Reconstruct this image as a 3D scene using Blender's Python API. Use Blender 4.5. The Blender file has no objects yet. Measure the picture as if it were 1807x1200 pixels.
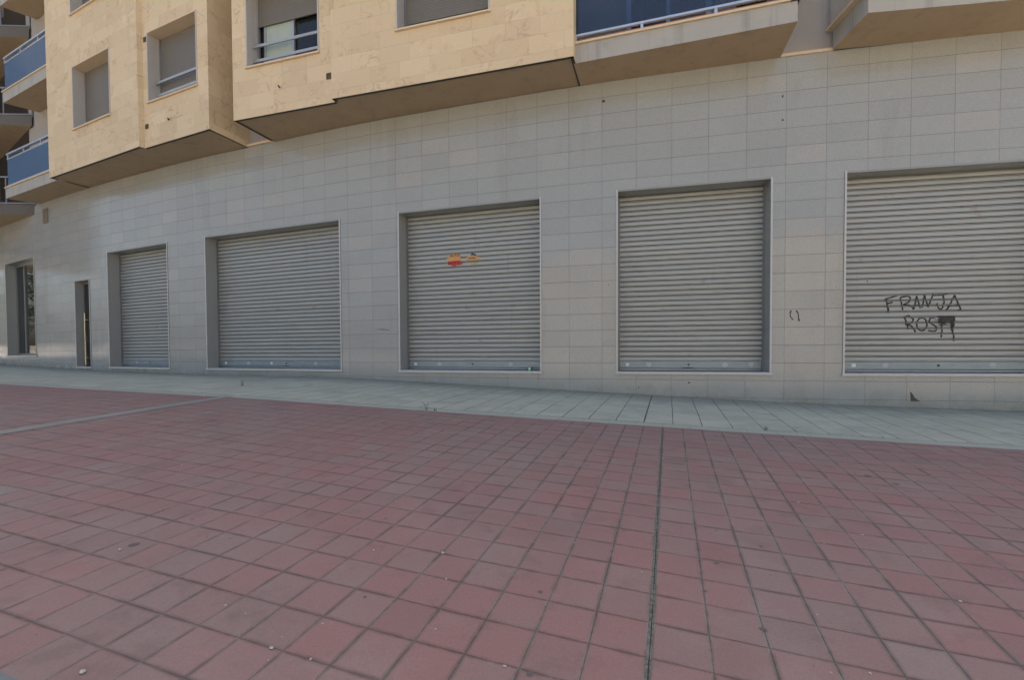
import bpy, bmesh, math, random
import numpy as np
from mathutils import Vector, Matrix
R = math.radians
random.seed(7)
scn = bpy.context.scene
COL = scn.collection

# ------------------------------------------------------------------ helpers
def tag(o, label=None, cat=None, group=None, kind=None):
    if label: o['label'] = label
    if cat: o['category'] = cat
    if group: o['group'] = group
    if kind: o['kind'] = kind
    return o

def empty(name, loc=(0, 0, 0), parent=None):
    o = bpy.data.objects.new(name, None); COL.objects.link(o)
    o.location = loc; o.empty_display_size = .2
    if parent: o.parent = parent
    return o

class MB:
    """collects faces (with optional uv and material index) and links them as one mesh object"""
    def __init__(s): s.v = []; s.f = []; s.uv = []; s.mi = []
    def face(s, pts, uv=None, mi=0):
        i = len(s.v); s.v += [tuple(p) for p in pts]
        s.f.append(tuple(range(i, i + len(pts)))); s.mi.append(mi)
        s.uv.append(uv if uv else [(0, 0)] * len(pts))
    def box8(s, c, mi=0):
        # c: 8 corners, bottom 0-3 ring then top 4-7 ring
        for q in ((0, 3, 2, 1), (4, 5, 6, 7), (0, 1, 5, 4), (1, 2, 6, 5), (2, 3, 7, 6), (3, 0, 4, 7)):
            s.face([c[k] for k in q], mi=mi)
    def box(s, L, u0, u1, d0, d1, z0, z1, mi=0):
        s.box8([L(u0, d0, z0), L(u1, d0, z0), L(u1, d1, z0), L(u0, d1, z0),
                L(u0, d0, z1), L(u1, d0, z1), L(u1, d1, z1), L(u0, d1, z1)], mi)
    def prism(s, poly, z0, z1, mi=0, bottom=True, top=True, uvf=None):
        n = len(poly); acc = 0
        for i in range(n):
            a, b = poly[i], poly[(i + 1) % n]
            l = math.hypot(b[0] - a[0], b[1] - a[1])
            s.face([(a[0], a[1], z0), (b[0], b[1], z0), (b[0], b[1], z1), (a[0], a[1], z1)],
                   [(acc, z0), (acc + l, z0), (acc + l, z1), (acc, z1)], mi)
            acc += l
        if bottom: s.face([(p[0], p[1], z0) for p in poly][::-1], [(p[0], p[1]) for p in poly][::-1], mi)
        if top: s.face([(p[0], p[1], z1) for p in poly], [(p[0], p[1]) for p in poly], mi)
    def tube(s, pts, r, n=8, mi=0, caps=True):
        pts = [Vector(p) for p in pts]; rings = []
        for i, p in enumerate(pts):
            d = (pts[min(i + 1, len(pts) - 1)] - pts[max(i - 1, 0)]).normalized()
            up = Vector((0, 0, 1)) if abs(d.z) < .9 else Vector((1, 0, 0))
            a = d.cross(up).normalized(); b = d.cross(a)
            rr = r[i] if isinstance(r, (list, tuple)) else r
            rings.append([p + (a * math.cos(2 * math.pi * k / n) + b * math.sin(2 * math.pi * k / n)) * rr for k in range(n)])
        for i in range(len(rings) - 1):
            for k in range(n):
                s.face([rings[i][k], rings[i][(k + 1) % n], rings[i + 1][(k + 1) % n], rings[i + 1][k]], mi=mi)
        if caps:
            s.face(rings[0][::-1], mi=mi); s.face(rings[-1], mi=mi)
    def build(s, name, mats, parent=None, smooth=False, merge=True, bevel=0):
        me = bpy.data.meshes.new(name); me.from_pydata(s.v, [], s.f)
        uvl = me.uv_layers.new(name='UVMap'); k = 0
        for fi, u in enumerate(s.uv):
            for c in u: uvl.data[k].uv = c; k += 1
        if not isinstance(mats, (list, tuple)): mats = [mats]
        for m in mats: me.materials.append(m)
        for p, mi in zip(me.polygons, s.mi): p.material_index = mi
        if merge:
            bm = bmesh.new(); bm.from_mesh(me)
            bmesh.ops.remove_doubles(bm, verts=bm.verts, dist=1e-5)
            bm.to_mesh(me); bm.free()
        if smooth:
            for p in me.polygons: p.use_smooth = True
        me.update()
        o = bpy.data.objects.new(name, me); COL.objects.link(o)
        if parent: o.parent = parent
        if bevel:
            b = o.modifiers.new('Bevel', 'BEVEL'); b.width = bevel; b.segments = 2; b.limit_method = 'ANGLE'
        return o

def loc2(o, t):
    """local frame on a vertical plane: u along t, d into the wall, z up"""
    o = (o[0], o[1]); n = (-t[1], t[0])
    if n[1] < 0: n = (-n[0], -n[1])
    return lambda u, d, z: (o[0] + t[0] * u + n[0] * d, o[1] + t[1] * u + n[1] * d, z)

# ------------------------------------------------------------------ node helpers
class X:
    nt = None
    def __init__(s, k): s.k = k
    @staticmethod
    def m(op, *a, clamp=False):
        n = X.nt.nodes.new('ShaderNodeMath'); n.operation = op; n.use_clamp = clamp
        for i, v in enumerate(a): X.put(n.inputs[i], v)
        return X(n.outputs[0])
    @staticmethod
    def put(inp, v):
        if isinstance(v, X): X.nt.links.new(v.k, inp)
        elif v is not None:
            if isinstance(v, (tuple, list)) and len(v) == 3 and inp.type == 'RGBA': v = (*v, 1)
            inp.default_value = v
    def __add__(s, o): return X.m('ADD', s, o)
    __radd__ = __add__
    def __sub__(s, o): return X.m('SUBTRACT', s, o)
    def __rsub__(s, o): return X.m('SUBTRACT', o, s)
    def __mul__(s, o): return X.m('MULTIPLY', s, o)
    __rmul__ = __mul__
    def __truediv__(s, o): return X.m('DIVIDE', s, o)
    def floor(s): return X.m('FLOOR', s)
    def fract(s): return X.m('FRACT', s)
    def abs(s): return X.m('ABSOLUTE', s)
    def gt(s, o): return X.m('GREATER_THAN', s, o)
    def lt(s, o): return X.m('LESS_THAN', s, o)
    def min(s, o): return X.m('MINIMUM', s, o)
    def max(s, o): return X.m('MAXIMUM', s, o)
    def ramp(s, a, b):          # smoothstep a->b
        n = X.nt.nodes.new('ShaderNodeMapRange'); n.interpolation_type = 'SMOOTHSTEP'
        X.put(n.inputs[0], s); n.inputs[1].default_value = a; n.inputs[2].default_value = b
        return X(n.outputs[0])

def newmat(name):
    m = bpy.data.materials.new(name); m.use_nodes = True
    nt = m.node_tree; X.nt = nt
    b = nt.nodes['Principled BSDF']
    return m, nt, b
def sep(v):
    n = X.nt.nodes.new('ShaderNodeSeparateXYZ'); X.put(n.inputs[0], v)
    return X(n.outputs[0]), X(n.outputs[1]), X(n.outputs[2])
def comb(a, b, c=0.0):
    n = X.nt.nodes.new('ShaderNodeCombineXYZ')
    for i, v in enumerate((a, b, c)): X.put(n.inputs[i], v)
    return X(n.outputs[0])
def coord(kind='Object'):
    n = X.nt.nodes.new('ShaderNodeTexCoord'); return X(n.outputs[kind])
def noise(vec, scale, detail=3, rough=.55, dist=0.0, out=0):
    n = X.nt.nodes.new('ShaderNodeTexNoise'); X.put(n.inputs['Vector'], vec)
    n.inputs['Scale'].default_value = scale; n.inputs['Detail'].default_value = detail
    n.inputs['Roughness'].default_value = rough; n.inputs['Distortion'].default_value = dist
    return X(n.outputs[out])
def white(vec, out=0):
    n = X.nt.nodes.new('ShaderNodeTexWhiteNoise'); X.put(n.inputs['Vector'], vec); return X(n.outputs[out])
def voro(vec, scale, out='Distance', feat='F1'):
    n = X.nt.nodes.new('ShaderNodeTexVoronoi'); n.feature = feat
    X.put(n.inputs['Vector'], vec); n.inputs['Scale'].default_value = scale
    return X(n.outputs[out])
def mix(f, a, b):
    n = X.nt.nodes.new('ShaderNodeMix'); n.data_type = 'RGBA'
    X.put(n.inputs[0], f); X.put(n.inputs[6], a); X.put(n.inputs[7], b)
    return X(n.outputs[2])
def scalec(c, f):
    n = X.nt.nodes.new('ShaderNodeVectorMath'); n.operation = 'SCALE'
    X.put(n.inputs[0], c); X.put(n.inputs['Scale'], f); return X(n.outputs[0])
def vadd(a, b):
    n = X.nt.nodes.new('ShaderNodeVectorMath'); n.operation = 'ADD'
    X.put(n.inputs[0], a); X.put(n.inputs[1], b); return X(n.outputs[0])
def vmap(v, sc, rot=(0, 0, 0)):
    n = X.nt.nodes.new('ShaderNodeMapping'); X.put(n.inputs[0], v)
    n.inputs['Scale'].default_value = sc; n.inputs['Rotation'].default_value = rot
    return X(n.outputs[0])
def bump(h, dist, strength=1.0, normal=None):
    n = X.nt.nodes.new('ShaderNodeBump'); X.put(n.inputs['Height'], h)
    n.inputs['Distance'].default_value = dist; n.inputs['Strength'].default_value = strength
    if normal is not None: X.put(n.inputs['Normal'], normal)
    return X(n.outputs[0])
def tilt(rnd_color, amount):
    """per-panel random tilt of the normal"""
    g = X.nt.nodes.new('ShaderNodeNewGeometry')
    a = X.nt.nodes.new('ShaderNodeVectorMath'); a.operation = 'SUBTRACT'
    X.put(a.inputs[0], rnd_color); a.inputs[1].default_value = (.5, .5, .5)
    n = vadd(X(g.outputs['Normal']), scalec(X(a.outputs[0]), amount))
    k = X.nt.nodes.new('ShaderNodeVectorMath'); k.operation = 'NORMALIZE'; X.put(k.inputs[0], n)
    return X(k.outputs[0])

def simple(name, col, rough=.6, metal=0.0, var=.08, scale=3, bumpd=0.0, spec=None, bscale=60, streak=0.0):
    m, nt, b = newmat(name)
    c = coord()
    f = noise(c, scale, 4) * (2 * var) + (1 - var)
    if streak: f = f * (1 - noise(vmap(c, (5, 5, .35)), 1.0, 4, .65).ramp(.50, .72) * streak) * (1 - noise(c, 2.1, 6, .7).ramp(.55, .7) * streak * .6)
    X.put(b.inputs['Base Color'], scalec(col, f))
    b.inputs['Roughness'].default_value = rough; b.inputs['Metallic'].default_value = metal
    if spec is not None: b.inputs['Specular IOR Level'].default_value = spec
    if bumpd: X.put(b.inputs['Normal'], bump(noise(c, bscale, 3), bumpd))
    return m

# ------------------------------------------------------------------ site geometry
CUR = (7.56515992e-03, -2.87611909e-01, 8.82809051e+00)       # facade in plan, y(x)
def wy(x): return CUR[0] * x * x + CUR[1] * x + CUR[2]
_xs = np.linspace(14, -26, 4001); _ys = CUR[0] * _xs ** 2 + CUR[1] * _xs + CUR[2]
_ss = np.r_[0, np.cumsum(np.hypot(np.diff(_xs), np.diff(_ys)))]
_ss -= np.interp(-12, -_xs, _ss)
def sx(x): return float(np.interp(-x, -_xs, _ss))               # arc length at x
def xs(s): return float(np.interp(s, _ss, _xs))
_cX = [-19, -11.5, -7.6, -3.7, 1, 4.55, 7.85]; _cV = [-.03, -.04, 0, .068, 0, -.066, -.067]
def gnd(x, y):
    if y < 4: g = -1.156 + .0625 * max(y, -3)
    else:
        t = min(y, 11) - 4; g = -.906 + .0625 * t - .0625 * t * t / 14
    yw = wy(max(-20, min(10, x))); k = max(0, min(1, (y / yw - .4) / .6)); k = k * k * (3 - 2 * k)
    return g - .0186 * max(-30, min(20, x)) + k * float(np.interp(x, _cX, _cV))
GA, GX, GY, GS, GW = -.329, .460, 1.572, .2, .082               # paving grid: angle, origin, tile, wide joint
ca, sa = math.cos(GA), math.sin(GA)
def grid_xy(u, v): return (GX + GS * (u * ca - v * sa), GY + GS * (u * sa + v * ca))

# kerb line between red and grey paving (far edge)
_kx = [-9.75, -7.88, -5.17, -4.23, -3.49, -2.48, -.03, 1.55, 2.22, 2.53, 3.78, 4.41, 5.02]
_ky = [8.75, 8.18, 7.33, 6.98, 6.82, 6.56, 5.89, 5.47, 5.32, 5.22, 4.93, 4.77, 4.66]
_kc = np.polyfit(_kx, _ky, 3)
def kerb(x):
    if x < -9.75:
        d = 3 * _kc[0] * 95.06 + 2 * _kc[1] * -9.75 + _kc[2]; return float(np.polyval(_kc, -9.75) + d * (x + 9.75))
    if x > 6:
        d = 3 * _kc[0] * 36 + 2 * _kc[1] * 6 + _kc[2]; return float(np.polyval(_kc, 6) + d * (x - 6))
    return float(np.polyval(_kc, x))

# ------------------------------------------------------------------ materials
def mat_red():
    m, nt, b = newmat('red_paving')
    P = coord(); px, py, pz = sep(P)
    wob = noise(P, .9, 2) * .10 - .05
    wob2 = noise(P, 7, 2) * .022 - .011
    u = ((px - GX) * ca + (py - GY) * sa) / GS + wob * .5 + wob2
    v = ((py - GY) * ca - (px - GX) * sa) / GS + (noise(P, 1.1, 2) * .10 - .05) * .6 + wob2
    right = u.gt(GW / 2)
    inj = u.gt(0.0) * u.lt(GW)
    uu = right * (u - GW).max(0.0) + (1 - right) * u.min(0.0)
    fu, fv = uu.fract(), v.fract()
    iu, iv = uu.floor(), v.floor()
    du = fu.min(1 - fu); dv = fv.min(1 - fv)
    cell = comb(iu, iv)
    rnd = white(cell); rcol = white(cell, 1); r1, r2, r3 = sep(rcol)
    big = noise(P, .45, 3); med = noise(P, 2.2, 5, .6); fine = noise(P, 95, 3, .7); grit = noise(P, 320, 2, .8)
    # base colours: dull brick pink to worn grey-pink
    red = (.305, .166, .145); worn = (.275, .192, .166); dark = (.238, .152, .133)
    c = mix(((r1 * .33 + big * 1.35 + noise(P, 6.5, 4, .6) * .35) - .62).ramp(0.0, .62), red, worn)
    c = mix((r2.gt(.90)) * .30, c, (.300, .152, .130))
    c = mix((r3 - .70).ramp(0, .3) * .40, c, dark)
    c = mix((med - .48).ramp(0, .25) * .38, c, (.325, .245, .212))
    c = mix(((noise(P, 5.5, 4, .65) - .54).ramp(0, .16)) * .24, c, (.135, .092, .080))
    c = mix((noise(vadd(P, (3., 7., 0.)), 1.3, 6, .7) - .55).ramp(0, .10) * .16, c, (.150, .108, .092))
    # a few replaced pale concrete tiles
    pale = 0.0
    for (a, d) in ((-21, 3), (-9, 5), (-21, 0), (4, 1), (-13, 9), (-27, 12)):
        pale = (iu - a).abs().lt(.3) * (iv - d).abs().lt(.3) + pale
    c = mix(pale * (noise(P, 12, 3) * .5 + .12), c, (.285, .265, .225))
    c = scalec(c, (fine * .44 + .78) * (grit * .5 + .75))
    # joints
    edge_n = noise(P, 26, 3, .7)
    strong = noise(P, .8, 2).ramp(.38, .60)
    rimu = (1 - du.ramp(.020, .052)) * (edge_n.ramp(.34, .56)) * (.35 + .55 * px.ramp(-1.5, 1.0))
    rimv = (1 - dv.ramp(.014, .040)) * (noise(vmap(P, (1, 1, 1), (0, 0, 1.0)), 19, 3, .7).ramp(.50, .68)) * .45
    du_ = du + (edge_n - .5) * .014; lineu = (1 - du_.ramp(.004, .018)) * (px.ramp(-2.0, 1.0) * .45 + .55) * (noise(vmap(P, (1, 1, 1), (0, 0, .3)), 2.3, 2).ramp(.25, .5) * .4 + .6); linev = (1 - (dv + (edge_n - .5) * .01).ramp(.003, .016)) * (noise(P, 3.1, 2).ramp(.25, .6) * .55 + .40)
    c = mix(rimu.max(rimv) * .85, c, (.29, .27, .22))
    c = mix((1 - du.min(dv).ramp(0.01, .11)) * (noise(P, 4.3, 3).ramp(.42, .62)) * .42, c, (.105, .074, .062))
    c = mix(lineu.max(linev) * (noise(P, 40, 2).ramp(.25, .5) * .25 + .55), c, (.060, .050, .043))
    # wide mortar joint
    mj = noise(P, 55, 3, .7)
    jc = mix(mj.ramp(.35, .6), (.085, .082, .066), (.21, .20, .165))
    jc = mix(((u - GW * .62).abs().lt(.010)) * (noise(P, 9, 2).ramp(.3, .5)), jc, (.025, .022, .018))
    c = mix(inj, c, jc)
    # pale specks and small dark stains
    sp = voro(P, 8.5); c = mix(sp.lt(.035) * (noise(P, 6, 1).gt(.5)), c, (.42, .40, .36))
    sp2 = voro(vmap(P, (1, 1, 1), (0, 0, .7)), 3.1); c = mix((1 - sp2.ramp(.015, .05)) * .40, c, (.06, .05, .045))
    X.put(b.inputs['Base Color'], c)
    X.put(b.inputs['Roughness'], fine * .2 + .62)
    b.inputs['Specular IOR Level'].default_value = .28
    h = (du + (edge_n - .5) * .014).ramp(.004, .045).min((dv + (edge_n - .5) * .014).ramp(.004, .04)) * .8 + fine * .10 + grit * .05 - inj * .25 + r2 * .12
    X.put(b.inputs['Normal'], bump(h, .006, .9, tilt(rcol, .05)))
    return m

def mat_grey():
    m, nt, b = newmat('grey_paving')
    P = coord(); px, py, pz = sep(P)
    wob = noise(P, 1.2, 2) * .05 - .025
    u = ((px - GX) * ca + (py - GY) * sa) / GS + 1.05
    v = ((py - GY) * ca - (px - GX) * sa) / GS
    u = u / 1.63 + wob; v = v / 1.63 + wob
    fu, fv = u.fract(), v.fract(); du = fu.min(1 - fu); dv = fv.min(1 - fv)
    cell = comb(u.floor(), v.floor()); rcol = white(cell, 1); r1, r2, r3 = sep(rcol)
    fine = noise(P, 120, 3, .7); med = noise(P, 1.7, 5, .62)
    c = mix(r1, (.440, .440, .345), (.495, .495, .392))
    c = mix((med - .46).ramp(0, .22) * .42, c, (.36, .37, .29))
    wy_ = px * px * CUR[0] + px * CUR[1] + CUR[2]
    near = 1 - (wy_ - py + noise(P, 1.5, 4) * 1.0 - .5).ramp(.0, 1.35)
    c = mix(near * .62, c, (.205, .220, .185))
    c = mix((noise(P, 2.6, 5, .65) - .5).ramp(0, .12) * .35, c, (.27, .285, .24))
    c = mix((noise(P, 7, 4, .6).ramp(.58, .75)) * .3, c, (.15, .15, .13))
    c = scalec(c, fine * .3 + .85)
    wide = (u.abs().lt(.028))
    c = mix((1 - du.ramp(.010, .024)) * (noise(P, 2.0, 2).ramp(.3, .6) * .45 + .5), c, (.07, .07, .06))
    c = mix((1 - dv.ramp(.006, .016)) * .16, c, (.09, .09, .08))
    c = mix(wide * .7, c, (.06, .06, .05))
    X.put(b.inputs['Base Color'], c); b.inputs['Roughness'].default_value = .7
    b.inputs['Specular IOR Level'].default_value = .3
    h = du.ramp(.002, .02).min(dv.ramp(.002, .012)) * .5 + fine * .08
    X.put(b.inputs['Normal'], bump(h, .005, .7, tilt(rcol, .015)))
    return m

def mat_strip():
    m, nt, b = newmat('concrete_strip')
    P = coord(); fine = noise(P, 90, 3, .7)
    c = mix(noise(P, 2.5, 5, .6), (.34, .345, .275), (.43, .44, .355))
    px, py, pz = sep(P)
    u = ((px - GX) * ca + (py - GY) * sa) / GS
    fu = (u / 1.5).fract(); c = mix((fu.lt(.014)) * .6, c, (.08, .08, .07))
    X.put(b.inputs['Base Color'], scalec(c, fine * .3 + .85)); b.inputs['Roughness'].default_value = .75
    X.put(b.inputs['Normal'], bump(fine, .002))
    return m

def mat_granite(name='granite_cladding', joints=True, k=1.0):
    m, nt, b = newmat(name)
    P = coord()
    c1 = (.352 * k, .364 * k, .346 * k); c2 = (.329 * k, .340 * k, .324 * k)
    cr = noise(P, 210, 2, .85); cr2 = noise(vmap(P, (1.3, 1.3, 1.3), (1, 2, .5)), 420, 2, .8)
    if joints:
        uvn = coord('UV'); s, z, _ = sep(uvn)
        u = (s - 4.574) / .597; v = (z + .815) / .2985
        fu, fv = u.fract(), v.fract(); du = fu.min(1 - fu) * .597; dv = fv.min(1 - fv) * .2985
        rcol = white(comb(u.floor(), v.floor()), 1); r1, r2, r3 = sep(rcol)
        c = mix(r1, c2, c1)
        c = mix(r2.gt(.93) * .35, c, (.42 * k, .395 * k, .355 * k))
        j = (1 - dv.ramp(.0012, .0042)).max((1 - du.ramp(.0012, .0042)) * (r3 * .5 + .5))
    else:
        c = mix(noise(P, 1, 2), c2, c1); rcol = None
    med = noise(P, .8, 5, .6)
    c = mix((med - .5).ramp(0, .2) * .12, c, (.27, .27, .26))
    c = scalec(c, (cr - .5).max(-.5) * 1.1 + 1.0)
    c = scalec(c, noise(P, 45, 3, .7) * .34 + .83)
    c = mix((cr2 - .60).ramp(0, .06) * .7, c, (.07, .07, .068))
    c = mix((1 - (cr2 - .30).ramp(0, .06)) * .30, c, (.55, .54, .52))
    if joints:
        # splash dirt close to the ground, rusty spots under joints
        px, py, pz = sep(P)
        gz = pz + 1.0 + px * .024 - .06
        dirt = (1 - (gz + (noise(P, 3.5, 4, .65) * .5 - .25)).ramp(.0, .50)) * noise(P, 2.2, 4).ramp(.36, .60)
        sky_cool = 1 - (gz + (noise(P, 1.9, 4, .65) * .5 - .25)).ramp(.25, .75); c = mix(sky_cool * .5, c, (.235, .285, .290)); c = mix(dirt * .6, c, (.13, .15, .115))  # bluish sky light painted into the low courses, then splash dirt
        stn = noise(vmap(P, (2.2, 2.2, .35)), 1.0, 4, .6); c = mix((stn - .56).ramp(0, .12) * .16, c, (.20, .20, .18))
        sp = voro(P, 1.6); c = mix((1 - sp.ramp(.012, .022)) * .8, c, (.06, .055, .05))
        c = mix(j * .62, c, (.085, .082, .075))
        X.put(b.inputs['Normal'], bump(1 - j, .003, .8, tilt(rcol, .010)))
        X.put(b.inputs['Roughness'], r2 * .03 + .085 + dirt * .4 + cr * .03)
    else:
        b.inputs['Roughness'].default_value = .22
    b.inputs['Specular IOR Level'].default_value = .42
    X.put(b.inputs['Base Color'], c)
    return m

def mat_stone():
    m, nt, b = newmat('cream_stone_cladding')
    P = coord(); s, z, _ = sep(coord('UV'))
    v = (z + .16) / .302; iv = v.floor()
    off = white(comb(iv, 3.0)) * 1.0
    u = s / .60 + off; iu = u.floor()
    fu, fv = u.fract(), v.fract(); du = fu.min(1 - fu) * .6; dv = fv.min(1 - fv) * .302
    rcol = white(comb(iu, iv), 1); r1, r2, r3 = sep(rcol)
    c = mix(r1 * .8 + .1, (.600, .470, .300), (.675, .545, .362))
    c = mix(r2.gt(.86) * .35, c, (.70, .58, .40))
    c = mix((r3 - .75).ramp(0, .25) * .28, c, (.52, .40, .26))
    Pd = vadd(P, scalec(rcol, 9.0))
    n1 = noise(Pd, 1.5, 6, .62, .8)
    vein = 1 - (n1 - .5).abs().ramp(.0, .018)
    c = mix(vein * (noise(Pd, 1.1, 2).ramp(.45, .62)) * .55, c, (.36, .215, .115))
    c = mix((noise(Pd, 2.6, 5, .65) - .56).ramp(0, .14) * .38, c, (.455, .300, .180))
    c = mix((noise(Pd, 1.9, 4, .6) - .6).ramp(0, .1) * .35, c, (.72, .64, .50))
    pit = voro(P, 22); c = mix((1 - pit.ramp(.05, .09)) * (noise(P, 2, 2).gt(.55)) * .45, c, (.27, .18, .11))
    c = scalec(c, noise(P, 45, 4, .7) * .22 + .89)
    j = (1 - dv.ramp(.001, .0040)).max(1 - du.ramp(.001, .0036)) * (noise(P, 1.3, 2).ramp(.35, .6) * .55 + .3)
    c = mix(j * .6, c, (.27, .20, .13))
    X.put(b.inputs['Base Color'], c); b.inputs['Roughness'].default_value = .62
    b.inputs['Specular IOR Level'].default_value = .35
    X.put(b.inputs['Normal'], bump(1 - j, .002, .6, tilt(rcol, .03)))
    return m

def mat_shutter():
    m, nt, b = newmat('galvanised_laths')
    P = coord(); px, py, pz = sep(P)
    r = white(comb((pz / .0925).floor(), 1.0))
    st = noise(vmap(P, (.8, .8, 60)), 1.5, 3, .6)
    c = scalec((.322, .344, .336), r * .10 + st * .16 + .87)
    c = mix((noise(P, 1.3, 5, .6) - .52).ramp(0, .2) * .18, c, (.36, .36, .34))
    low = 1 - (pz + noise(P, 3, 3) * .4).ramp(-.25, .75)
    c = mix(low * .22, c, (.33, .35, .35))
    dr = noise(vmap(P, (9, 9, .5)), 1.0, 3, .6).ramp(.60, .78)
    c = mix(dr * .28, c, (.22, .225, .21))
    ru = (noise(vadd(P, (5., 1., 2.)), 3.4, 5, .7) - .62).ramp(0, .08); c = mix(ru * .35, c, (.24, .17, .11))
    X.put(b.inputs['Normal'], bump(noise(vmap(P, (1, 1, 2.5)), 1.7, 3, .5), .05, .5))
    X.put(b.inputs['Base Color'], c); b.inputs['Metallic'].default_value = .35
    X.put(b.inputs['Roughness'], st * .15 + .40)
    return m

def mat_blind():
    m, nt, b = newmat('grey_roller_blind')
    P = coord(); px, py, pz = sep(P)
    f = (pz / .045).fract(); g = 1 - f.min(1 - f).ramp(.02, .14)
    c = mix(g * .45, (.160, .147, .122), (.070, .063, .052))
    X.put(b.inputs['Base Color'], scalec(c, noise(P, 2, 3) * .16 + .92)); b.inputs['Roughness'].default_value = .5
    X.put(b.inputs['Normal'], bump(1 - g, .004))
    return m

def mat_glass(name, tint, diff, fd=.45, rough=.03):
    m, nt, b = newmat(name)
    nt.nodes.remove(b)
    out = [n for n in nt.nodes if n.type == 'OUTPUT_MATERIAL'][0]
    tr = nt.nodes.new('ShaderNodeBsdfTransparent'); tr.inputs[0].default_value = (*tint, 1)
    df = nt.nodes.new('ShaderNodeBsdfDiffuse'); df.inputs[0].default_value = (*diff, 1)
    gl = nt.nodes.new('ShaderNodeBsdfGlossy'); gl.inputs['Roughness'].default_value = rough
    m1 = nt.nodes.new('ShaderNodeMixShader'); m1.inputs[0].default_value = fd
    m2 = nt.nodes.new('ShaderNodeMixShader'); fr = nt.nodes.new('ShaderNodeFresnel'); fr.inputs[0].default_value = 1.5
    nt.links.new(tr.outputs[0], m1.inputs[1]); nt.links.new(df.outputs[0], m1.inputs[2])
    nt.links.new(fr.outputs[0], m2.inputs[0]); nt.links.new(m1.outputs[0], m2.inputs[1]); nt.links.new(gl.outputs[0], m2.inputs[2])
    nt.links.new(m2.outputs[0], out.inputs[0])
    return m

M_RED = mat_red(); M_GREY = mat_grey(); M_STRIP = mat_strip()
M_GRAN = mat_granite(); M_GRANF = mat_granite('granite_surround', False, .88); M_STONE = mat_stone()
M_TRIM = simple('pale_granite_trim', (.47, .475, .47), .35, var=.12, scale=30)
M_SHUT = mat_shutter(); M_SEAM = simple('shaded_lath_seam', (.135, .138, .13), .7, .2); M_RAIL = simple('shutter_bottom_rail', (.22, .275, .300), .42, .35, .15, 6)  # seam: lath grooves coloured darker to stand for shade in the gaps
M_GUIDE = simple('steel_guide', (.20, .205, .205), .5, .4)
M_BLIND = mat_blind()
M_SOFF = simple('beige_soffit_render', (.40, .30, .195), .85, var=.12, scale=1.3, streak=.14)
M_FASC = simple('grey_render', (.375, .365, .335), .8, var=.10, scale=2.2, bumpd=.002, streak=.22)
M_STUC = simple('mauve_grey_render', (.34, .315, .285), .85, var=.10, scale=1.5, bumpd=.002)
M_COP = simple('cream_stone_coping', (.62, .49, .34), .55, var=.12, scale=20)
M_TERRA = simple('terracotta_edge_tile', (.36, .18, .085), .6, var=.2, scale=9)
M_REVEAL = simple('grey_window_surround', (.435, .415, .390), .5, var=.06, scale=3)
M_ALU = simple('aluminium', (.42, .42, .42), .38, .6, .06)
M_ALUB = simple('bluish_aluminium', (.50, .56, .64), .32, .5, .06)
M_FRAMED = simple('grey_window_frame', (.20, .21, .225), .4, .3)
M_DARK = simple('dark_interior', (.020, .017, .015), .9, var=.2)
M_GAP = simple('shadow_gap', (.06, .052, .045), .9)
M_GLASSB = mat_glass('blue_balcony_glass', (.34, .46, .66), (.14, .26, .46), .62, .02)
M_GLASSD = mat_glass('dark_blue_glass', (.50, .57, .70), (.060, .082, .125), .34, .02)
M_PANE = mat_glass('window_glass', (.45, .50, .48), (.05, .06, .06), .35, .02)
M_SASH = simple('pale_sash_reflection', (.36, .42, .37), .9, var=.1, scale=6)
M_SPRAY = simple('black_spray_paint', (.012, .012, .013), .55)
M_WHITE = simple('white_sticker', (.62, .64, .65), .5)
M_FAINT = simple('faded_sticker', (.36, .39, .41), .55)

# ------------------------------------------------------------------ world, sun, camera
w = bpy.data.worlds.new('World'); scn.world = w; w.use_nodes = True
nt = w.node_tree; bg = nt.nodes['Background']
sky = nt.nodes.new('ShaderNodeTexSky'); sky.sky_type = 'NISHITA'; sky.sun_disc = False
SUN_EL, SUN_AZ = 55, 10          # azimuth clockwise from +Y: the sun stands behind the building
sky.sun_elevation = R(SUN_EL); sky.sun_rotation = R(SUN_AZ)
sky.air_density = 1.0; sky.dust_density = 5.0; sky.ozone_density = .3
nt.links.new(sky.outputs[0], bg.inputs[0]); bg.inputs[1].default_value = .15
sl = bpy.data.lights.new('sun', 'SUN'); sl.energy = 5.0; sl.angle = R(.5); sl.color = (1, .92, .80)
so = bpy.data.objects.new('sun', sl); COL.objects.link(so)
sd = Vector((math.sin(R(SUN_AZ)) * math.cos(R(SUN_EL)), math.cos(R(SUN_AZ)) * math.cos(R(SUN_EL)), math.sin(R(SUN_EL))))
so.rotation_euler = sd.to_track_quat('Z', 'Y').to_euler(); so.location = sd * 50

cam = bpy.data.cameras.new('camera'); co = bpy.data.objects.new('camera', cam); COL.objects.link(co)
p, r = R(-1.4), R(.3)
fw = Vector((0, math.cos(p), math.sin(p))); up = Vector((0, -math.sin(p), math.cos(p))); rt = Vector((1, 0, 0))
rt2 = rt * math.cos(r) - up * math.sin(r); up2 = up * math.cos(r) + rt * math.sin(r)
co.matrix_world = Matrix(((rt2.x, up2.x, -fw.x, 0), (rt2.y, up2.y, -fw.y, 0), (rt2.z, up2.z, -fw.z, 0), (0, 0, 0, 1)))
cam.sensor_width = 36; cam.lens = 812 / 1807 * 36; cam.shift_y = 40 / 1807; cam.clip_start = .05; cam.clip_end = 1000
scn.camera = co
scn.view_settings.view_transform = 'Standard'; scn.view_settings.look = 'None'
scn.view_settings.exposure = 1.05; scn.view_settings.gamma = 1

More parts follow.
